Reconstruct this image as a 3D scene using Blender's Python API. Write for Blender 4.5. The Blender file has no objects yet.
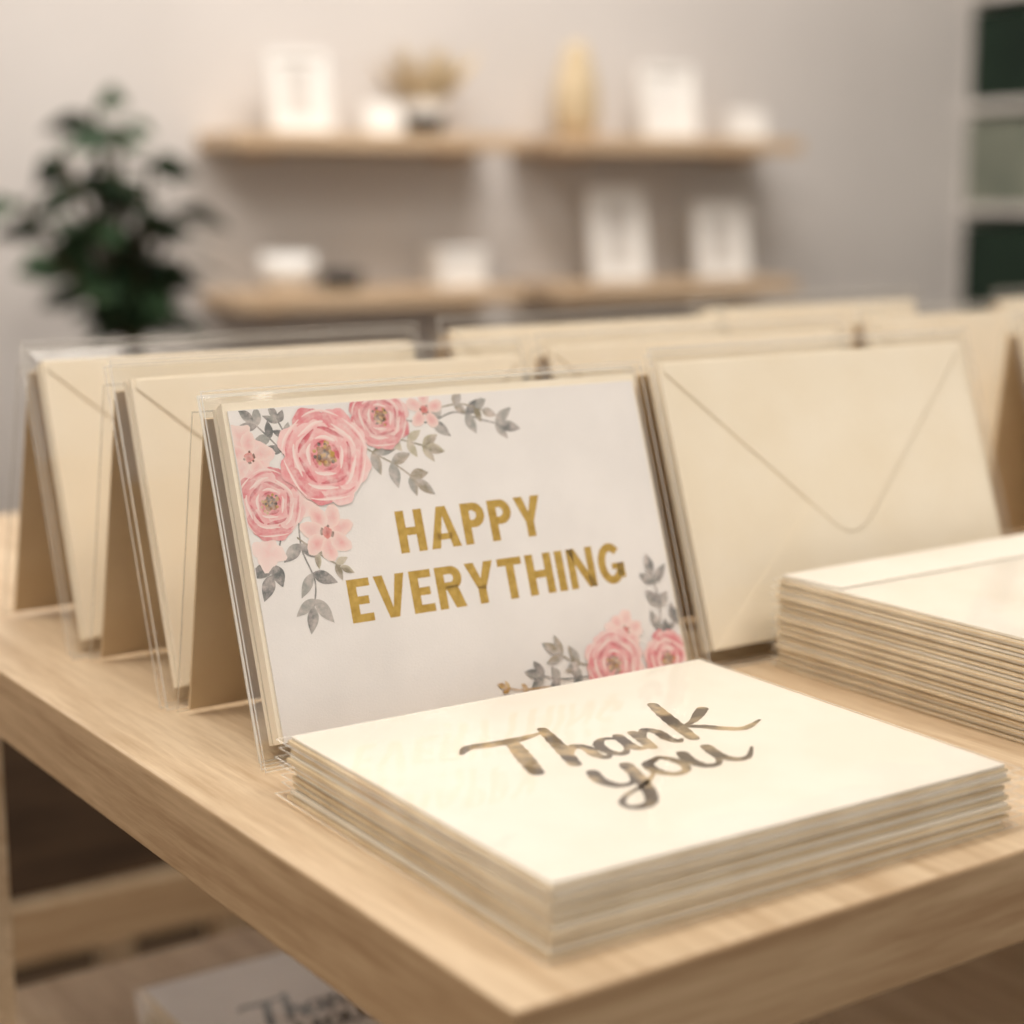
import bpy, math, random
from mathutils import Vector, Matrix
random.seed(7)
sc=bpy.context.scene
sc.view_settings.view_transform='Standard'
# ---------------------------------------------------------------- materials
def lin(r,g,b):
    f=lambda c:(c/255/12.92) if c/255<=.04045 else ((c/255+.055)/1.055)**2.4
    return (f(r),f(g),f(b),1)
def newmat(n):
    m=bpy.data.materials.new(n); m.use_nodes=True; nt=m.node_tree; nt.nodes.clear()
    o=nt.nodes.new('ShaderNodeOutputMaterial'); return m,nt,o
def N(nt,t,**k):
    n=nt.nodes.new(t)
    for a,v in k.items():
        if a in n.inputs: n.inputs[a].default_value=v
        else: setattr(n,a,v)
    return n
def noisy(name,c1,c2,scale=20,rough=.7,bump=0.0,bscale=600,stretch=(1,1,1),metal=0,detail=4,spec=.3,lo=.35,hi=.65):
    m,nt,o=newmat(name); L=nt.links.new
    tc=N(nt,'ShaderNodeTexCoord'); mp=N(nt,'ShaderNodeMapping'); mp.inputs['Scale'].default_value=stretch
    L(tc.outputs['Object'],mp.inputs['Vector'])
    nz=N(nt,'ShaderNodeTexNoise',Scale=scale,Detail=detail); L(mp.outputs[0],nz.inputs['Vector'])
    r=N(nt,'ShaderNodeValToRGB'); r.color_ramp.elements[0].position=lo;r.color_ramp.elements[1].position=hi
    r.color_ramp.elements[0].color=c1;r.color_ramp.elements[1].color=c2
    L(nz.outputs[0],r.inputs[0])
    p=N(nt,'ShaderNodeBsdfPrincipled',Roughness=rough,Metallic=metal); p.inputs['Specular IOR Level'].default_value=spec
    L(r.outputs[0],p.inputs['Base Color'])
    if bump:
        nb=N(nt,'ShaderNodeTexNoise',Scale=bscale,Detail=3); L(tc.outputs['Object'],nb.inputs['Vector'])
        b=N(nt,'ShaderNodeBump',Strength=bump,Distance=.0004); L(nb.outputs[0],b.inputs['Height']); L(b.outputs[0],p.inputs['Normal'])
    L(p.outputs[0],o.inputs[0]); return m
M_white=noisy('card_white',lin(240,237,236),lin(247,244,243),30,.75,.25,1500)
M_ivory=noisy('card_ivory',lin(240,234,222),lin(245,240,230),30,.75,.2,1500)
M_cream=noisy('envelope_cream',lin(246,235,214),lin(250,241,223),25,.8,.2,900)
M_cream2=noisy('envelope_cream_edge',lin(224,205,173),lin(238,222,193),60,.85)
M_kraft=noisy('easel_board',lin(202,178,144),lin(212,190,157),25,.85)
M_wall=noisy('wall_paint',lin(211,206,202),lin(216,211,207),3,.9)
M_floor=noisy('floor_wood',lin(96,78,60),lin(114,94,74),6,.6,stretch=(1,8,1))
M_ceil=noisy('ceiling_paint',lin(228,225,220),lin(232,229,224),3,.9)
M_leaf=noisy('leaf_green',lin(34,54,36),lin(58,82,54),9,.55)
M_stem=noisy('bark',lin(70,60,42),lin(90,78,56),20,.9)
M_frame=noisy('frame_white',lin(240,238,234),lin(245,243,239),10,.6)
M_photo=noisy('framed_print',lin(205,200,195),lin(226,222,216),12,.7)
M_black=noisy('ceramic_black',lin(28,26,26),lin(38,36,36),10,.4)
M_tan=noisy('dried_tan',lin(200,180,146),lin(218,200,168),18,.8)
M_grn=noisy('green_fabric_box',lin(20,36,27),lin(30,48,36),8,.8)
M_grn2=noisy('sage_box',lin(112,118,106),lin(132,136,122),8,.8)
M_brown=noisy('dark_walnut',lin(62,48,36),lin(84,66,50),8,.7,stretch=(1,1,8))
M_gold=noisy('gold_foil',lin(196,156,58),lin(222,186,92),350,.38,metal=.5,spec=.5,lo=.3,hi=.7)
M_ink=noisy('brush_foil',lin(104,94,86),lin(218,196,158),90,.28,metal=.65,spec=.5,lo=.44,hi=.64)
def wood(name,ca,cb,stretch):
    m,nt,o=newmat(name); L=nt.links.new
    tc=N(nt,'ShaderNodeTexCoord'); mp=N(nt,'ShaderNodeMapping'); mp.inputs['Scale'].default_value=stretch
    L(tc.outputs['Object'],mp.inputs['Vector'])
    n1=N(nt,'ShaderNodeTexNoise',Scale=3.0,Detail=6,Roughness=.6,Distortion=.4); L(mp.outputs[0],n1.inputs['Vector'])
    n2=N(nt,'ShaderNodeTexNoise',Scale=14.0,Detail=8,Roughness=.7); L(mp.outputs[0],n2.inputs['Vector'])
    mx=N(nt,'ShaderNodeMath',operation='MULTIPLY_ADD'); mx.inputs[1].default_value=.45
    L(n2.outputs[0],mx.inputs[0]); 
    h=N(nt,'ShaderNodeMath',operation='MULTIPLY'); h.inputs[1].default_value=.55; L(n1.outputs[0],h.inputs[0]); L(h.outputs[0],mx.inputs[2])
    r=N(nt,'ShaderNodeValToRGB'); r.color_ramp.elements[0].position=.38;r.color_ramp.elements[1].position=.6
    r.color_ramp.elements[0].color=ca;r.color_ramp.elements[1].color=cb
    L(mx.outputs[0],r.inputs[0])
    p=N(nt,'ShaderNodeBsdfPrincipled',Roughness=.5); p.inputs['Specular IOR Level'].default_value=.35
    L(r.outputs[0],p.inputs['Base Color'])
    b=N(nt,'ShaderNodeBump',Strength=.12,Distance=.0006); L(n2.outputs[0],b.inputs['Height']); L(b.outputs[0],p.inputs['Normal'])
    L(p.outputs[0],o.inputs[0]); return m
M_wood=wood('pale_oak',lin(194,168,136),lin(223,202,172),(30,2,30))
M_woodx_shade=wood('pale_oak_front_shaded',lin(168,137,103),lin(201,173,138),(2,34,34))  # same oak, with the front faces' shade put into its colour
M_woody_shade=wood('pale_oak_side_shaded',lin(166,136,102),lin(199,171,136),(34,2,34))  # oak darkened for the less lit sides, shade baked into the tones
M_shelfw=wood('shelf_oak',lin(200,172,140),lin(218,192,160),(2,20,20))
def sleeve_mat(name,base,scale,edge=0):
    m,nt,o=newmat(name); L=nt.links.new
    lw=N(nt,'ShaderNodeLayerWeight',Blend=.5)
    pw=N(nt,'ShaderNodeMath',operation='POWER'); pw.inputs[1].default_value=5.0; L(lw.outputs['Facing'],pw.inputs[0])
    ma=N(nt,'ShaderNodeMath',operation='MULTIPLY_ADD'); ma.inputs[1].default_value=scale; ma.inputs[2].default_value=base; ma.use_clamp=True
    L(pw.outputs[0],ma.inputs[0])
    tr=N(nt,'ShaderNodeBsdfTransparent'); tr.inputs[0].default_value=(.99,.99,.985,1)
    gl=N(nt,'ShaderNodeBsdfGlossy',Roughness=.06); gl.inputs[0].default_value=(1,1,1,1)
    tc=N(nt,'ShaderNodeTexCoord'); nb=N(nt,'ShaderNodeTexNoise',Scale=22,Detail=1.5); L(tc.outputs['Object'],nb.inputs['Vector'])
    b=N(nt,'ShaderNodeBump',Strength=.5,Distance=.002); L(nb.outputs[0],b.inputs['Height']); L(b.outputs[0],gl.inputs['Normal'])
    mx=N(nt,'ShaderNodeMixShader'); L(ma.outputs[0],mx.inputs[0]); L(tr.outputs[0],mx.inputs[1]); L(gl.outputs[0],mx.inputs[2])
    if edge:
        df=N(nt,'ShaderNodeBsdfDiffuse'); df.inputs[0].default_value=lin(250,247,240)
        m2=N(nt,'ShaderNodeMixShader'); m2.inputs[0].default_value=edge; L(mx.outputs[0],m2.inputs[1]); L(df.outputs[0],m2.inputs[2]); mx=m2
    L(mx.outputs[0],o.inputs[0]); return m
M_slv=sleeve_mat('clear_cellophane',.045,.42)
M_edge=sleeve_mat('cellophane_seam',.2,.6,.4)
def paint_mat():
    m,nt,o=newmat('watercolor_paint'); L=nt.links.new
    at=N(nt,'ShaderNodeVertexColor',layer_name='Col')
    tc=N(nt,'ShaderNodeTexCoord'); nz=N(nt,'ShaderNodeTexNoise',Scale=240,Detail=6,Roughness=.7); L(tc.outputs['Object'],nz.inputs['Vector'])
    r=N(nt,'ShaderNodeValToRGB'); r.color_ramp.elements[0].position=.4;r.color_ramp.elements[1].position=.72
    r.color_ramp.elements[0].color=(.05,.05,.05,1);r.color_ramp.elements[1].color=(.72,.72,.72,1); L(nz.outputs[0],r.inputs[0])
    mx=N(nt,'ShaderNodeMix',data_type='RGBA'); L(r.outputs[0],mx.inputs[0]); L(at.outputs[0],mx.inputs[6]); mx.inputs[7].default_value=lin(242,228,224)
    p=N(nt,'ShaderNodeBsdfPrincipled',Roughness=.8); L(mx.outputs[2],p.inputs['Base Color']); L(p.outputs[0],o.inputs[0]); return m
M_paint=paint_mat()
# ---------------------------------------------------------------- mesh builder
class MB:
    def __init__(s): s.v=[];s.f=[];s.m=[];s.mats=[];s.c=[];s.M=Matrix()
    def mi(s,m):
        if m not in s.mats: s.mats.append(m)
        return s.mats.index(m)
    def add(s,pts,faces,mat,cols=None):
        b=len(s.v); s.v+= [tuple(s.M@Vector(p)) for p in pts]; i=s.mi(mat)
        s.c+= cols if cols else [(1,1,1,1)]*len(pts)
        for f in faces: s.f.append(tuple(b+k for k in f)); s.m.append(i)
    def box(s,x0,x1,y0,y1,z0,z1,mat,front=None,side=None):
        P=[(x0,y0,z0),(x1,y0,z0),(x1,y1,z0),(x0,y1,z0),(x0,y0,z1),(x1,y0,z1),(x1,y1,z1),(x0,y1,z1)]
        s.add(P,[(3,2,1,0),(4,5,6,7),(0,1,5,4),(1,2,6,5),(2,3,7,6),(3,0,4,7)],mat)
        if front: s.m[-4]=s.mi(front); s.m[-2]=s.mi(front)
        if side: s.m[-1]=s.mi(side); s.m[-3]=s.mi(side)
    def prism(s,pts,z0,z1,mat):
        n=len(pts); P=[(x,y,z0) for x,y in pts]+[(x,y,z1) for x,y in pts]
        s.add(P,[tuple(range(n-1,-1,-1)),tuple(range(n,2*n))]+[(i,(i+1)%n,n+(i+1)%n,n+i) for i in range(n)],mat)
    def flat(s,pts,z,mat): s.add([(x,y,z) for x,y in pts],[tuple(range(len(pts)))],mat)
    def lathe(s,prof,cx,cy,mat,seg=24):
        P=[];F=[];n=len(prof)
        for i in range(seg):
            a=2*math.pi*i/seg
            for r,z in prof: P.append((cx+r*math.cos(a),cy+r*math.sin(a),z))
        for i in range(seg):
            j=(i+1)%seg
            for k in range(n-1): F.append((i*n+k,j*n+k,j*n+k+1,i*n+k+1))
        s.add(P,F,mat)
    def obj(s,name,parent=None,smooth=False,bevel=0):
        me=bpy.data.meshes.new(name); me.from_pydata(s.v,[],s.f)
        for m in s.mats: me.materials.append(m)
        me.polygons.foreach_set('material_index',s.m)
        ca=me.color_attributes.new('Col','FLOAT_COLOR','POINT')
        for i,c in enumerate(s.c): ca.data[i].color=c
        if smooth: me.polygons.foreach_set('use_smooth',[True]*len(s.f))
        me.update(); o=bpy.data.objects.new(name,me); sc.collection.objects.link(o)
        if parent: o.parent=parent
        if bevel:
            b=o.modifiers.new('b','BEVEL'); b.width=bevel; b.segments=3; b.limit_method='ANGLE'
        return o
def empty(name,loc=(0,0,0)):
    e=bpy.data.objects.new(name,None); e.location=loc; e.empty_display_size=.02; sc.collection.objects.link(e); return e
def sleeve(b,u0,u1,v0,v1,n0,n1,mL,mR,mB,mT,e=.0003,w=.0006,face=True,drop=None):
    """flat cello bag: clear face over the sheet, margins welded to one film, seams round the edge"""
    a=n1+e; nm=(n0+n1)/2 if drop is None else a-drop
    I=[(u0,v0),(u1,v0),(u1,v1),(u0,v1)]; O=[(u0-mL,v0-mB),(u1+mR,v0-mB),(u1+mR,v1+mT),(u0-mL,v1+mT)]
    P=[(x,y,a) for x,y in I]+[(x,y,nm) for x,y in O]
    F=[(0,1,2,3)] if face else []
    for i in range(4):
        j=(i+1)%4; F.append((i,4+i,4+j,j))
    b.add(P,F,M_slv)
    x0,y0=O[0];x1,y1=O[2]
    for q in [(x0,x0+w,y0,y1),(x1-w,x1,y0,y1),(x0,x1,y0,y0+w),(x0,x1,y1-w,y1)]:
        b.flat([(q[0],q[2]),(q[1],q[2]),(q[1],q[3]),(q[0],q[3])],nm+.00015,M_edge)
def envelope(b,W,H,n0,n1,flap=True):
    """back of an envelope with pointed flap; top surface at n1"""
    b.box(0,W,0,H,n0,n1,M_cream)
    if flap:
        b.prism([(.002,.001),(W-.002,.001),(W/2+.006,H*.56),(W/2-.006,H*.56)],n1,n1+.0002,M_cream)
        A=Vector((.0015,H-.004));B=Vector((W-.0015,H-.004));T=Vector((W/2,H*.285))
        a=A.lerp(T,.87);c=B.lerp(T,.87)
        pts=[(.0015,H-.0005),tuple(A)]+[tuple(a*(1-t)**2+T*2*t*(1-t)+c*t*t) for t in [i/10 for i in range(11)]]+[tuple(B),(W-.0015,H-.0005)]
        # solid paper flap resting on the body, with a soft rounded (chamfered) edge
        C=Vector((W/2,H*.75)); n=len(pts)
        inn=[]
        for x,y in pts:
            d=(C-Vector((x,y))).normalized()*.0011; inn.append((x+d.x,y+d.y))
        P=[(x,y,n1+.00005) for x,y in pts]+[(x,y,n1+.00055) for x,y in pts]+[(x,y,n1+.0008) for x,y in inn]
        b.add(P,[tuple(range(2*n,3*n))]+[(i,(i+1)%n,n+(i+1)%n,n+i) for i in range(n)]+[(n+i,n+(i+1)%n,2*n+(i+1)%n,2*n+i) for i in range(n)],M_cream)
# ---------------------------------------------------------------- ink drawing
def catmull(p,n=8):
    o=[]
    q=[p[0]]+list(p)+[p[-1]]
    for i in range(1,len(q)-2):
        for k in range(n):
            t=k/n; r=[]
            for d in range(3):
                a,b_,c,e=q[i-1][d],q[i][d],q[i+1][d],q[i+2][d]
                r.append(.5*((2*b_)+(-a+c)*t+(2*a-5*b_+4*c-e)*t*t+(-a+3*b_-3*c+e)*t**3))
            o.append(tuple(r))
    o.append(q[-2]); return o
def brush(b,pts,z,mat,cap=True):
    c=catmull(pts); P=[];F=[]
    n=len(c)
    for i,(x,y,w) in enumerate(c):
        a=c[max(0,i-1)];d=c[min(n-1,i+1)]
        tx,ty=d[0]-a[0],d[1]-a[1];l=math.hypot(tx,ty) or 1; nx,ny=-ty/l,tx/l
        h=max(w,.2)/2*(1+.06*math.sin(i*1.7)); P+=[((x+nx*h)/1000,(y+ny*h)/1000,z),((x-nx*h)/1000,(y-ny*h)/1000,z)]
    for i in range(n-1): F.append((2*i,2*i+1,2*i+3,2*i+2))
    b.add(P,F,mat)
    if cap:
        for k in (0,n-1):
            x,y,w=c[k]; h=max(w,.2)/2
            b.flat([((x+h*math.cos(t*math.pi/5))/1000,(y+h*math.sin(t*math.pi/5))/1000) for t in range(10)],z+1e-6,mat)
def thankyou(b,z,mat,k=1.0,ox=0,oy=0,bold=1.36):
    S=[[(37,100,1.2),(42,104,3),(49,103,3.8),(60,102.5,3.2),(71,104.5,1)],
       [(57,103,3.2),(53.5,93,4),(50,83,4.2),(46.5,73,3.6)],
       [(72,107,2.6),(68.5,96,3.4),(64.5,84,3.6),(60.5,73,3.2)],
       [(62.5,77,1.2),(66,83,1.8),(70.5,87,3),(72.5,83,3.2),(71,77,3),(72,73,2.4),(75,74.5,1)],
       [(86,86,1.8),(82,88,2),(77.5,84,2.8),(76,77,3),(78.5,73,2.4),(82.5,76,1.4),(86,83,1.6)],
       [(88,88,2.8),(85.5,79,3.2),(86,74,2.6),(89.5,75,1)],
       [(94,88,2.8),(92,80,3.2),(90,73,2.8)],
       [(91.5,77,1.2),(95,84,1.6),(99,88,2.8),(101,84,3),(99.5,77,3),(100.5,73,2.2),(103,74.5,.9)],
       [(118.5,109,2.8),(114.5,98,3.6),(110.5,86,3.8),(106.5,73,3.2)],
       [(129.5,96,3),(124,91.5,3),(118,87,2),(111.5,84,1.2)],
       [(112,84,1.6),(117,80.5,2.8),(121,75.5,3),(127,72,2.4),(137,76,.8)],
       [(60.5,64,3),(58,57,3.4),(59.5,50.5,2.8),(64.5,50,1.6),(69,56,1.6),(71.5,63,2.2)],
       [(73,64,3.2),(69.5,54,3.4),(64.5,42,3.2),(58.5,33.5,2.8),(52.5,33,2.4),(51.5,37.5,1.6),(57,42.5,1.4),(67,47,1.4),(75,53,1)],
       [(83,63,2),(78.5,60.5,2.8),(77,54,3.2),(80,49,2.4),(85.5,50.5,2),(88,57,2.6),(86,63.5,2.2),(82.5,62.5,1.2)],
       [(94,63,3),(91.5,56,3.4),(92.5,50,2.8),(97,49.5,1.6),(101,55,1.6),(103.5,63,2.4)],
       [(104.5,64,3),(102,55,3.4),(104,49.5,2.8),(109,49.5,1.6),(116,56,.7)]]
    for i,s in enumerate(S): brush(b,[(ox+x*k,oy+y*k,w*k*bold) for x,y,w in s],z+i*4e-6,mat)
def arcpts(cx,cy,rx,ry,a0,a1,n=20): return [(cx+rx*math.cos(math.radians(a0+(a1-a0)*i/n)),cy+ry*math.sin(math.radians(a0+(a1-a0)*i/n))) for i in range(n+1)]
def arcband(b,cx,cy,rx,ry,t,a0,a1,z,mat):
    A=arcpts(cx,cy,rx,ry,a0,a1);B=arcpts(cx,cy,rx-t,ry-t*.9,a0,a1);n=len(A)
    b.add([(x/1000,y/1000,z) for x,y in A+B],[(i,i+1,n+i+1,n+i) for i in range(n-1)],mat)
def glyph(b,ch,x,y,w,h,t,z,mat):
    def q(*p):
        ar=sum(p[i][0]*p[(i+1)%len(p)][1]-p[(i+1)%len(p)][0]*p[i][1] for i in range(len(p)))
        if ar<0: p=p[::-1]
        b.flat([((x+a)/1000,(y+c)/1000) for a,c in p],z,mat)
    R=lambda a,c,d,e:q((a,c),(d,c),(d,e),(a,e)); ht=t*.8
    if ch=='H': R(0,0,t,h);R(w-t,0,w,h);R(t,h/2-ht/2,w-t,h/2+ht/2)
    if ch=='I': R(0,0,t,h)
    if ch=='E': R(0,0,t,h);R(t,0,w,ht);R(t,h-ht,w,h);R(t,h/2-ht/2,w-1,h/2+ht/2)
    if ch=='T': R(0,h-ht,w,h);R(w/2-t/2,0,w/2+t/2,h-ht)
    if ch=='A':
        q((0,0),(t*1.05,0),(w/2,h-3.6),(w/2-t*.0,h),(w/2-t*.55,h)); q((w-t*1.05,0),(w,0),(w/2+t*.55,h),(w/2,h),(w/2,h-3.6)); R(w*.25,h*.2,w*.75,h*.2+ht*.8)
    if ch=='V':
        q((0,h),(w/2-t*.55,0),(w/2,0),(w/2,3.6),(t*1.05,h)); q((w,h),(w-t*1.05,h),(w/2,3.6),(w/2,0),(w/2+t*.55,0))
    if ch=='Y':
        R(w/2-t/2,0,w/2+t/2,h*.42); q((0,h),(w/2-t/2,h*.36),(w/2,h*.36),(w/2,h*.6),(t*1.12,h)); q((w,h),(w-t*1.12,h),(w/2,h*.6),(w/2,h*.36),(w/2+t/2,h*.36))
    if ch=='N':
        R(0,0,t*.92,h);R(w-t*.92,0,w,h);q((t*.0,h),(w-t*1.05,0),(w,0),(t*1.05,h))
    if ch in 'PR':
        R(0,0,t,h); bh=h*.6 if ch=='P' else h*.56; r=bh/2; cx=w-r*1.0
        R(t,h-ht,cx,h);R(t,h-bh,cx,h-bh+ht); arcband(b,x+cx,y+h-r,r,r,t,-90,90,z,mat)
        if ch=='R': q((cx-t*.9,h-bh+ht*.5),(w-t*1.15,0),(w+.4,0),(cx+t*.55,h-bh+ht*.6))
    if ch=='G':
        arcband(b,x+w/2,y+h/2,w/2,h/2+.3,t,42,335,z,mat); R(w-t*.95,h*.12,w,h*.5); R(w*.52,h*.5-ht*.8,w,h*.5)
def word(b,txt,x,y,W,h,t,z,mat,gap=1.9):
    ws={'H':12,'A':13.8,'P':10.8,'Y':12.8,'E':9.2,'V':13,'R':11.3,'T':11,'I':4,'N':12.5,'G':12.6}
    tot=sum(ws[c] for c in txt); gaps=gap*(len(txt)-1); k=(W-gaps)/tot
    for i,c in enumerate(txt):
        glyph(b,c,x,y,t if c=='I' else ws[c]*k,h,t,z,mat); x+=(t if c=='I' else ws[c]*k)+gap
# ---------------------------------------------------------------- watercolour flowers
CW,CH=178,117
class Art:
    def __init__(s,b,z): s.b=b;s.z=z;s.k=0
    def fan(s,c,rim,cc,rc):
        cl=lambda p:(min(max(p[0],.2),CW-.2),min(max(p[1],.2),CH-.2))
        rim=[p for p in rim]
        if all(not(0<p[0]<CW and 0<p[1]<CH) for p in rim): return
        s.k+=1; z=s.z+s.k*1.2e-6
        P=[cl(c)]+[cl(p) for p in rim]; n=len(rim)
        s.b.add([(x/1000,y/1000,z) for x,y in P],[(0,1+i,1+(i+1)%n) for i in range(n)],M_paint,[cc]+[rc if not isinstance(rc,list) else rc[i] for i in range(n)])
    def blob(s,cx,cy,r,cc,rc,wob=.1,lobes=5,sq=1,n=36,rot=0):
        ph=random.random()*6
        rim=[]
        for i in range(n):
            a=2*math.pi*i/n; rr=r*(1+wob*math.sin(lobes*a+ph)+wob*.4*math.sin(9*a+ph*2))
            x,y=rr*math.cos(a),rr*sq*math.sin(a); rim.append((cx+x*math.cos(rot)-y*math.sin(rot),cy+x*math.sin(rot)+y*math.cos(rot)))
        s.fan((cx,cy),rim,cc,rc)
    def crescent(s,cx,cy,r,a0,a1,w,col1,col2):
        n=12;A=[];B=[]
        for i in range(n+1):
            t=i/n;a=a0+(a1-a0)*t; ww=w*math.sin(math.pi*min(max(t,.04),.96))**.6; q=r*(1+.03*math.sin(a*5))
            A.append((cx+q*math.cos(a),cy+q*math.sin(a)));B.append((cx+(q-ww)*math.cos(a),cy+(q-ww)*math.sin(a)))
        cl=lambda p:(min(max(p[0],.2),CW-.2),min(max(p[1],.2),CH-.2))
        s.k+=1;z=s.z+s.k*1.2e-6
        s.b.add([(*[q/1000 for q in cl(p)],z) for p in A+B],[(i,i+1,n+2+i,n+1+i) for i in range(n)],M_paint,[col1]*(n+1)+[col2]*(n+1))
    def rose(s,cx,cy,r):
        pale=lin(244,204,203);mid=lin(235,158,164);deep=lin(220,118,129);hot=lin(198,80,97);wh=lin(249,232,228)
        for i in range(8):
            a=i*2*math.pi/8+.3; s.blob(cx+r*.56*math.cos(a),cy+r*.56*math.sin(a),r*.44,random.choice([mid,deep,mid]),random.choice([pale,mid,deep]),.09,3)
        for i in range(6):
            a=i*2*math.pi/6; s.crescent(cx,cy,r*.9,a,a+.95,r*.05,wh,pale); s.crescent(cx,cy,r*.83,a+.3,a+1.2,r*.07,deep,mid)
        for i in range(5):
            a=i*2*math.pi/5+.5; s.blob(cx+r*.34*math.cos(a),cy+r*.34*math.sin(a),r*.36,random.choice([deep,mid]),random.choice([mid,pale]),.1,3)
        for i in range(5):
            a=i*2*math.pi/5+.2; s.crescent(cx,cy,r*.68,a,a+1.0,r*.08,wh,pale)
            s.crescent(cx,cy,r*.57,a+.4,a+1.5,r*.10,hot,deep)
        s.blob(cx,cy,r*.38,deep,mid,.08,4)
        for i in range(4):
            a=i*2*math.pi/4+.8; s.crescent(cx,cy,r*.4,a,a+1.2,r*.08,wh,pale); s.crescent(cx,cy,r*.3,a+.5,a+1.6,r*.11,hot,deep)
        s.blob(cx,cy,r*.2,lin(110,70,36),lin(170,110,60),.15,5)
        for i in range(26):
            a=random.random()*6.28;q=r*.28*random.random()**.5; s.blob(cx+q*math.cos(a),cy+q*math.sin(a),r*.04,*(random.choice([(lin(66,40,24),)*2,(lin(190,150,64),)*2])),.05,3,n=8)
    def daisy(s,cx,cy,r,n=6):
        for i in range(n):
            a=i*2*math.pi/n+.2; s.blob(cx+r*.58*math.cos(a),cy+r*.58*math.sin(a),r*.44,lin(236,172,173),lin(249,222,216),.07,3,.68,rot=a)
        s.blob(cx,cy,r*.2,lin(196,90,90),lin(226,140,135),.1,4)
        for i in range(9):
            a=random.random()*6.28; s.blob(cx+r*.22*math.cos(a),cy+r*.22*math.sin(a),r*.05,lin(110,60,30),lin(110,60,30),.05,3,n=8)
    def leaf(s,x,y,a,l,w,c1,c2):
        n=9;up=[];dn=[]
        for i in range(n+1):
            t=i/n; h=w/2*math.sin(math.pi*t**.8)
            px,py=x+l*t*math.cos(a),y+l*t*math.sin(a); up.append((px-h*math.sin(a),py+h*math.cos(a)));dn.append((px+h*math.sin(a),py-h*math.cos(a)))
        rim=up+dn[-2:0:-1]
        s.fan((x+l*.45*math.cos(a),y+l*.45*math.sin(a)),rim,c1,[c2 if i<len(up) else c1 for i in range(len(rim))])
    def branch(s,pts,l,w,c1,c2,nl=4,stem=.6):
        c=catmull([(x,y,1) for x,y in pts]); s.k+=1
        b=s.b; n=len(c); P=[];F=[];z=s.z+s.k*1.2e-6
        for i,(x,y,_) in enumerate(c):
            a=c[max(0,i-1)];d=c[min(n-1,i+1)];L=math.hypot(d[0]-a[0],d[1]-a[1]) or 1;nx,ny=-(d[1]-a[1])/L*stem/2,(d[0]-a[0])/L*stem/2
            for sg in (1,-1): P.append((min(max(x+sg*nx,.2),CW-.2)/1000,min(max(y+sg*ny,.2),CH-.2)/1000,z))
        for i in range(n-1):F.append((2*i,2*i+1,2*i+3,2*i+2))
        b.add(P,F,M_paint,[c1]*len(P))
        for k in range(nl):
            i=int((k+1)/(nl+.3)*(n-1)); x,y,_=c[i];q=c[max(0,i-1)];a=math.atan2(y-q[1],x-q[0])
            for sg in (1,-1): s.leaf(x,y,a+sg*random.uniform(.65,.95),l*random.uniform(.8,1.1),w*random.uniform(.8,1.15),random.choice([c1,c2]),random.choice([c1,c2]))
        x,y,_=c[-1];q=c[-3]; s.leaf(x,y,math.atan2(y-q[1],x-q[0]),l,w,c1,c2)
def artwork(b,z):
    A=Art(b,z); g1=lin(100,106,107);g2=lin(156,158,155);o1=lin(138,130,106);o2=lin(192,186,162)
    A.branch([(20,98),(15,105),(9,112)],8,3.6,g1,g2,3); A.branch([(22,102),(20,108),(18,113)],6,3,g1,g2,2)
    A.branch([(68,109),(80,107),(92,110),(104,106),(111,104)],9.5,4.4,g1,g2,3)
    A.branch([(84,112),(95,113),(104,110)],7,3.6,o1,g2,2)
    A.branch([(46,104),(55,97),(63,92),(70,86)],9.5,4.2,o1,g2,3); A.branch([(58,104),(68,101),(77,98)],8,4,o1,o2,3)
    A.branch([(20,78),(19,66),(22,54),(20,45)],10,4.4,g1,g2,3); A.branch([(14,76),(10,66),(6,58)],10,5,g1,g1,1); A.branch([(18,70),(27,62),(33,58)],6,2.6,o1,o2,2)
    A.blob(5,99,9,lin(240,180,182),lin(249,220,216),.14,5); A.blob(3,107,5,lin(240,188,186),lin(249,226,220),.14,5); A.blob(6,66,6,lin(244,204,202),lin(250,230,226),.2,4)
    A.blob(23,82,6,lin(244,204,202),lin(250,230,226),.2,4)
    A.daisy(5,100,9,5); A.daisy(79,112,8,5)
    A.daisy(30,70.5,10.5,7)
    A.rose(10,83,13.5); A.rose(59.5,110.5,12.5); A.rose(34.5,98,18.5)
    A.branch([(160,8),(168,18),(170,28),(169,38)],9,4.4,g1,g2,3); A.branch([(164,8),(172,15),(177,20)],7,3.6,g1,g1,2)
    A.branch([(135,6),(124,10),(118,14)],8,3.8,o1,g2,2); A.branch([(134,3),(118,4),(108,7)],7,3.4,g1,g2,3); A.branch([(112,2),(98,3),(92,5)],4,2,lin(170,130,60),lin(200,170,100),2)
    A.blob(150,17,8,lin(244,200,198),lin(250,226,222),.16,5); A.daisy(151,18,8,6)
    A.rose(143,6,14); A.rose(169,4,12)
# ---------------------------------------------------------------- TABLE
TX0,TX1,TY0,TY1=-.044,1.25,-.203,.50
t=empty('display_table',(0,0,0)); t.rotation_euler=(0,0,.014)
b=MB(); b.box(TX0,TX1,TY0,TY1,-.03,0,M_wood,front=M_woodx_shade,side=M_woody_shade); b.obj('tabletop',t,bevel=.0012)
b=MB(); b.box(TX0+.001,TX1-.02,TY0+.02,.333,-.245,-.22,M_wood,front=M_woodx_shade,side=M_woody_shade); b.obj('lower_shelf',t,bevel=.0015)
b=MB()
for x,y in [(TX0+.002,.238),(TX0+.002,TY1-.035),(TX1-.035,TY0+.03),(TX1-.035,TY1-.035),(.62,.245)]:
    for z0,z1 in ((-.75,-.2455),(-.2195,-.0305)): b.box(x,x+.022,y,y+.022,z0,z1,M_wood)
b.obj('legs',t)
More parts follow.
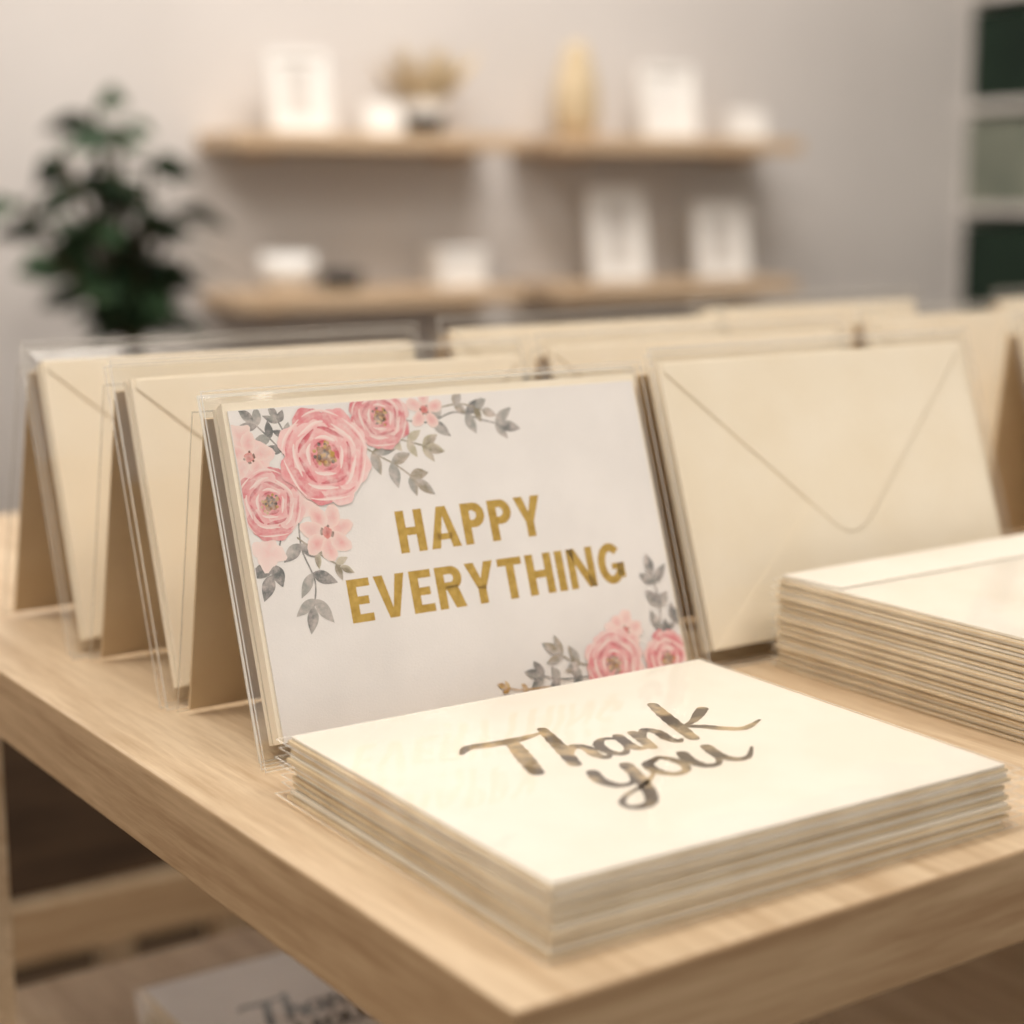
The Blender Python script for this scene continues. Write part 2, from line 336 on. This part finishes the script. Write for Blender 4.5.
# ---------------------------------------------------------------- TENTS
def tent(name,x0,yb,rear,W=.178,H=.1185,alpha=.3331,kind='env',layers=3,sx=.008,top=.006,lift=.0035,z0=.0006,scale=1):
    root=empty(name,(x0,yb,z0)); root.scale=(scale,)*3
    ca,sa=math.cos(alpha),math.sin(alpha); zo=.0045+lift
    Mt=Matrix(((1,0,0,0),(0,sa,-ca,0),(0,ca,sa,zo),(0,0,0,1)))
    th=.0034; He=H
    if kind=='happy': He=.120; H=.117
    for i in range(layers):
        b=MB(); b.M=Mt@Matrix.Translation((random.uniform(-.0012,.0012) if i else 0,0,-i*th-(0.0006)))
        if i==0 and kind=='happy':
            b.box(0,W,0,H,-.0008,0,M_white)
            b.box(-.0015,W+.0015,0,He,-.0024,-.0010,M_cream)
        else:
            envelope(b,W+(.004 if i else 0),He,-.0026,-.0008 if i==0 else -.0001,flap=(i==0))
        b.obj('card' if i==0 and kind=='happy' else 'envelope',root)
        b2=MB(); b2.M=b.M; d=sx+random.uniform(-.003,.000) if i else sx
        mb=(zo+z0/scale-(i*th+.0026)*sa)/ca-.0004
        sleeve(b2,-.0016,W+.0016,-.0002,He+.0004,-.0026,.0002,d-.0016,.0045,mb,top+random.uniform(-.001,.002),e=.0001 if kind=='happy' or i else .0012,face=(i==0),drop=.0006)
        b2.obj('cellophane_sleeve',root)
    if kind=='happy':
        b=MB(); b.M=Mt@Matrix.Translation((0,0,-.0006+.00005)); word(b,'HAPPY',58.5,59.5,64,15.6,3.6,0,M_gold); word(b,'EVERYTHING',34,37,123,15.6,3.6,0,M_gold); b.obj('gold_lettering',root)
        b=MB(); b.M=Mt@Matrix.Translation((0,0,-.0006)); artwork(b,.00002); b.obj('watercolor_flowers',root)
    T=layers*th+.001; zf=.0008-z0/scale+.0006
    yt=He*sa+T*ca+.0005; zt=He*ca+zo-T*0.3-.002-zf
    yr=(rear-yb)/scale
    L=math.hypot(yr-yt,zt); be=math.atan2(yr-yt,zt); cb,sb=math.cos(be),math.sin(be)
    Ml=Matrix(((1,0,0,0),(0,-sb,cb,yr),(0,cb,sb,zf),(0,0,0,1)))
    b=MB(); b.M=Ml; b.box(-.002,W+.002,.001,L-.001,-.0002,.0012,M_kraft); b.obj('easel_back',root)
    b=MB(); b.M=Ml; sleeve(b,-.002,W+.002,.001,L-.001,-.0002,.0012,.005,.004,.0006,.003,face=False); b.obj('back_sleeve',root)
    return root
tent('greeting_card_display',-.006,-.0145,.060,kind='happy',layers=4,top=.0045,lift=0,z0=.0046,scale=.976,sx=.009)
tent('envelope_display',-.006,.070,.148,layers=3)
tent('envelope_display',-.010,.158,.245,layers=3)
tent('envelope_display',.1926,-.0021,.066,layers=3,sx=.005,H=.1195,top=.004)
tent('envelope_display',.205,.092,.165,layers=2)
tent('envelope_display',.222,.205,.28,layers=2)
tent('envelope_display',.491,.058,.120,layers=3)
tent('envelope_display',.46,.145,.205,layers=2)
tent('envelope_display',.43,.25,.32,layers=2)
tent('envelope_display',.66,.22,.29,layers=2)
# ---------------------------------------------------------------- STACKS
def stack(name,x,y,yaw,W,D,H,n,topmat,z=0,mg=.0035):
    root=empty(name,(x,y,z)); root.rotation_euler=(0,0,yaw); th=H/n
    b=MB();s=MB()
    for i in range(n):
        j=i<n-1
        M=Matrix.Translation((random.uniform(-.001,.001) if j else 0,random.uniform(-.001,.001) if j else 0,i*th))@Matrix.Rotation(random.uniform(-.005,.005) if j else 0,4,'Z')
        b.M=M;s.M=M
        b.box(.0005,W-.0005,.0005,D-.0005,.0002,th*.5,M_cream2); b.box(.0015,W-.0015,.001,D-.001,th*.6,th*.92,topmat)
        sleeve(s,.001,W-.001,.001,D-.001,.0002,th*.94,mg,mg,mg+random.uniform(0,.001),mg,e=.00003,w=.0006,face=(not j))
    b.obj('cards',root); s.obj('cellophane_sleeves',root)
    return root,(n-1)*th+th*.92
r,zt=stack('thank_you_card_stack',-.0191,-.1856,-.0056,.170,.146,.0205,7,M_ivory)
b=MB(); thankyou(b,zt+.00002,M_ink); b.obj('brush_lettering',r)
r,zt=stack('greeting_card_stack',.219,-.155,.02,.178,.144,.038,13,M_ivory,mg=.0025)
b=MB(); b.prism([(.004,.112),(.174,.112),(.177,.142),(.001,.142)],zt+.0003,zt+.0009,M_ivory)
thankyou(b,zt+.00003,M_ink,.8,30,-20); b.obj('top_card',r)
r,zt=stack('thank_you_card_pack',.046,.133,.0,.178,.127,.018,7,M_white,z=-.2198)
b=MB(); thankyou(b,zt+.00002,M_black,.76,2,0); b.obj('brush_lettering',r)
# ---------------------------------------------------------------- ROOM
RC=Matrix.Translation((1.755,2.462,0))@Matrix.Rotation(math.radians(-6.3),4,'Z')
def room(name,s0,s1,n0,n1,z0,z1,mat,bevel=0,parent=None):
    b=MB(); b.box(s0,s1,-n1,-n0,z0,z1,mat); o=b.obj(name,parent,bevel=bevel)
    if not parent: o.matrix_world=RC
    return o
room('wall_back',-3.0,1.7,-.1,0,-.75,1.85,M_wall)
room('wall_right',1.6,1.7,0,5.2,-.75,1.85,M_wall)
room('wall_left',-3.0,-2.9,0,5.2,-.75,1.85,M_wall)
room('floor',-3.0,1.7,-.1,5.2,-.85,-.75,M_floor)
room('ceiling',-3.0,1.7,-.1,5.2,1.85,1.95,M_ceil)
room('baseboard_back',-2.9,1.15,0,.015,-.75,-.65,M_frame)
def rroot(name,s,n,z,rot=0):
    e=empty(name); e.matrix_world=RC@Matrix.Translation((s,-n,z))@Matrix.Rotation(rot,4,'Z'); return e
for s0,s1,z in [(-.655,-.085,.29),(-.01,.57,.29),(-.655,-.075,.005),(-.01,.57,.005)]:
    e=rroot('wall_shelf',s0,0,z); w=s1-s0
    b=MB(); b.box(0,w,-.20,0,-.028,0,M_shelfw); b.obj('board',e,bevel=.002)
    b=MB()
    for q in (.08,w-.1): b.box(q,q+.02,-.16,0,-.043,-.028,M_shelfw)
    b.obj('brackets',e)
def pframe(name,s,n,z,w,h,rot=0,inner=True,lean=.15):
    e=rroot(name,s,n,z,rot); L=Matrix.Rotation(-lean,4,'X')
    b=MB(); b.M=L; b.box(-w/2,w/2,0,.012,0,h,M_frame)
    t=.014
    for q in [(-w/2,w/2,0,t),(-w/2,w/2,h-t,h),(-w/2,-w/2+t,t,h-t),(w/2-t,w/2,t,h-t)]: b.box(q[0],q[1],-.008,0,q[2],q[3],M_frame)
    if inner: b.box(-w/2+.03,w/2-.03,-.002,0,.03,h-.03,M_photo)
    b.obj('frame',e)
pframe('photo_frame',-.495,.12,.292,.115,.145)
pframe('photo_frame',.30,.12,.292,.125,.145,inner=False)
pframe('photo_frame',.185,.12,.007,.125,.185,)
pframe('photo_frame',.435,.12,.007,.125,.155)
def gcard(s,n,z,w,h,rot):
    e=rroot('folded_card',s,n,z,rot); b=MB()
    b.M=Matrix.Rotation(-.2,4,'X'); b.box(-w/2,w/2,0,.002,0,h,M_frame); b.M=Matrix.Translation((0,h*.4,0))@Matrix.Rotation(.2,4,'X'); b.box(-w/2,w/2,0,.002,0,h,M_frame); b.obj('sheets',e)
gcard(-.335,.13,.292,.075,.058,0); gcard(.495,.12,.292,.09,.06,0)
e=rroot('gift_box',-.185,.12,.0055); b=MB(); b.box(-.048,.048,-.035,.035,0,.055,M_frame); b.box(-.051,.051,-.038,.038,.055,.072,M_frame); b.obj('box',e,bevel=.003)
e=rroot('ceramic_bowl',-.525,.11,.0055); b=MB(); b.lathe([(0,0),(.03,0),(.05,.03),(.052,.068),(.048,.065),(.042,.02),(0,.01)],0,0,M_frame); b.obj('bowl',e,smooth=True)
e=rroot('small_dish',-.415,.10,.0055); b=MB(); b.lathe([(0,0),(.034,0),(.042,.032),(.038,.032),(.028,.006),(0,.005)],0,0,M_black); b.obj('dish',e,smooth=True)
e=rroot('dried_plant_in_pot',-.235,.09,.2905); b=MB(); b.lathe([(0,0),(.03,0),(.036,.036),(0,.036)],0,0,M_black); b.lathe([(.034,.036),(.04,.064),(.034,.064),(0,.055)],0,0,M_frame)
for i in range(50):
    a=random.uniform(0,6.28);q=random.uniform(.4,1); dx,dy=math.cos(a)*q,math.sin(a)*q
    p0=Vector((dx*.02,dy*.02,.055));p1=Vector((dx*.13,dy*.06,.135+random.uniform(-.02,.035)));sd=Vector((-dy,dx,0)).normalized()*.013
    m_=(p0+p1)/2+Vector((0,0,-.008)); b.add([p0,m_+sd,p1,m_-sd],[(0,1,2,3)],M_tan)
b.obj('plant',e)
e=rroot('dried_flower_vase',.085,.11,.2905); b=MB(); b.lathe([(0,0),(.034,0),(.046,.04),(.042,.10),(.028,.15),(.016,.18),(0,.182)],0,0,M_tan); b.obj('vase',e,smooth=True)
# bookcase on the right wall, open side facing into the room
e=rroot('storage_bookcase',1.175+.35,.006,-.75,-math.pi/2); b=MB()
b.box(-.004,.005,-.35,-.005,0,1.9,M_photo); b.box(.9,.92,-.35,-.005,0,1.9,M_photo); b.box(0.005,.9,-.02,-.005,0,1.9,M_photo)
for z in (0,.3,.64,.885,1.115,1.36,1.6,1.88): b.box(0.005,.9,-.35,-.02,z,z+.02,M_photo)
b.obj('carcass',e)
b=MB()
for z,h,mm in [(.02,.26,M_grn),(.32,.28,M_grn2),(.66,.20,M_grn),(.905,.19,M_grn2),(1.135,.205,M_grn),(1.38,.1,M_grn2)]:
    for k in range(3): b.box(.01+k*.3,.294+k*.3,-.345,-.04,z,z+h,mm)
b.obj('storage_boxes',e)
# low bench with crate, seen under the table
e=empty('low_bench',(.04,.86,-.75)); b=MB(); b.box(0,.36,0,.34,.295,.345,M_wood,front=M_woodx_shade)
for x in (0.01,.32): 
    for y in (.01,.30): b.box(x,x+.03,y,y+.03,0,.295,M_wood)
b.obj('bench',e)
e=empty('storage_crate',(.085,.875,-.404)); b=MB()
for q in [(0,.3,0,.012),(0,.3,.27,.282),(0,.012,.012,.27),(.288,.3,.012,.27)]: b.box(q[0],q[1],q[2],q[3],0,.17,M_brown)
b.box(.012,.288,.012,.27,0,.012,M_brown); b.obj('crate',e,bevel=.003)
e=empty('planter_box',(.043,.88,-.404)); b=MB(); b.box(0,.036,0,.12,0,.13,M_grn); b.box(.003,.033,.003,.117,.13,.135,M_brown); b.obj('planter',e,bevel=.003)
e=empty('low_cabinet',(-.25,1.45,-.75)); b=MB(); b.box(0,1.7,.01,.4,.06,.46,M_brown); 
for k in range(4): b.box(.01+k*.425,.415+k*.425,0,.01,.075,.445,M_brown)
b.box(.02,1.68,.03,.38,0,.06,M_black)
b.obj('cabinet',e)
# plant
e=rroot('potted_rubber_plant',-.905,.32,-.75); b=MB()
b.lathe([(0,0),(.11,0),(.14,.28),(.15,.3),(.13,.3),(.12,.26),(0,.26)],0,0,M_frame); b.obj('pot',e,smooth=True)
b=MB(); l=MB()
def limb(p0,p1,r0,r1):
    d=(p1-p0).normalized(); u=d.orthogonal().normalized(); w=d.cross(u); P=[];
    for p,r in ((p0,r0),(p1,r1)):
        for k in range(8): P.append(p+(u*math.cos(k*math.pi/4)+w*math.sin(k*math.pi/4))*r)
    b.add(P,[(k,(k+1)%8,8+(k+1)%8,8+k) for k in range(8)],M_stem)
def bigleaf(p,d,L,W):
    up=Vector((0,0,1)); s=d.cross(up)
    if s.length<.1: s=Vector((1,0,0))
    s.normalize(); nn=s.cross(d).normalized()
    tw=random.uniform(-1.1,1.1); s=(s*math.cos(tw)+nn*math.sin(tw)); nn=s.cross(d).normalized(); P=[];n=7
    for i in range(n+1):
        t=i/n; h=W*math.sin(math.pi*t**.85); c=p+d*L*t+Vector((0,0,-1))*L*.3*t*t
        P+=[c-s*h+nn*h*.3,c,c+s*h+nn*h*.3]
    F=[]
    for i in range(n):
        q=3*i; F+=[(q,q+1,q+4,q+3),(q+1,q+2,q+5,q+4)]
    l.add(P,F,M_leaf)
base=Vector((0.03,0,.26)); fork=Vector((.03,0,.68)); limb(base,fork,.018,.014)
for dx,dy,z in [(-.14,.02,.92),(-.09,-.06,1.0),(-.01,.04,1.07),(.06,-.02,.97),(.11,.04,.90),(.03,-.08,.88),(-.06,.07,.88),(.09,-.06,.82),(-.11,-.04,.84),(0,-.05,1.04),(.03,0,.78),(-.04,-.03,.95)]:
    p=Vector((dx,dy,z)); limb(fork,p,.009,.005)
    for k in range(11):
        q=fork.lerp(p,.2+.8*k/10); a=k*2.4+dx*9; d=Vector((math.cos(a)*.9,math.sin(a)*.9,random.uniform(-.1,.5))).normalized(); bigleaf(q,d,random.uniform(.08,.11),random.uniform(.022,.03))
b.obj('stems',e,smooth=True); l.obj('leaves',e,smooth=True)
# ---------------------------------------------------------------- LIGHTS
def area(name,loc,size,power,col,target=(0,0,0),sy=None):
    d=bpy.data.lights.new(name,'AREA'); d.energy=power; d.color=col; d.size=size
    if sy: d.shape='RECTANGLE'; d.size_y=sy
    o=bpy.data.objects.new(name,d); sc.collection.objects.link(o); o.location=loc
    o.rotation_euler=(Vector(target)-Vector(loc)).to_track_quat('-Z','Y').to_euler(); return o
warm=(1,.915,.82)
area('ceiling_light',(-.35,-.1,1.8),.5,24,warm,(.15,0,0))
area('ceiling_light',(.7,-.9,1.8),.8,18,warm,(.2,0,0))
area('ceiling_light',(1.4,1.5,1.8),1.1,48,(1,.94,.88),(1.7,2.3,0.2))
area('ceiling_light',(-.1,1.9,1.8),.8,24,(1,.94,.88),(.1,2.5,0))
area('shelf_fill_light',(-1.3,-.1,.35),.5,2.4,(1,.88,.74),(0.05,.2,-.22))  # added fill that brightens the lower shelf, no actual lamp there
w=bpy.data.worlds.new('w'); sc.world=w; w.use_nodes=True; w.node_tree.nodes['Background'].inputs[0].default_value=(1,.94,.87,1); w.node_tree.nodes['Background'].inputs[1].default_value=.62
# ---------------------------------------------------------------- CAMERA
cam=bpy.data.cameras.new('camera'); co=bpy.data.objects.new('camera',cam); sc.collection.objects.link(co)
co.location=(-.2574,-.5228,.1913); yaw,pitch=.5931,.1825
co.rotation_euler=(math.pi/2-pitch,0,-yaw)
cam.sensor_width=36; cam.lens=1753.8/1024*36; cam.clip_start=.02
cam.dof.use_dof=True; cam.dof.focus_distance=.59; cam.dof.aperture_fstop=5.4
sc.camera=co
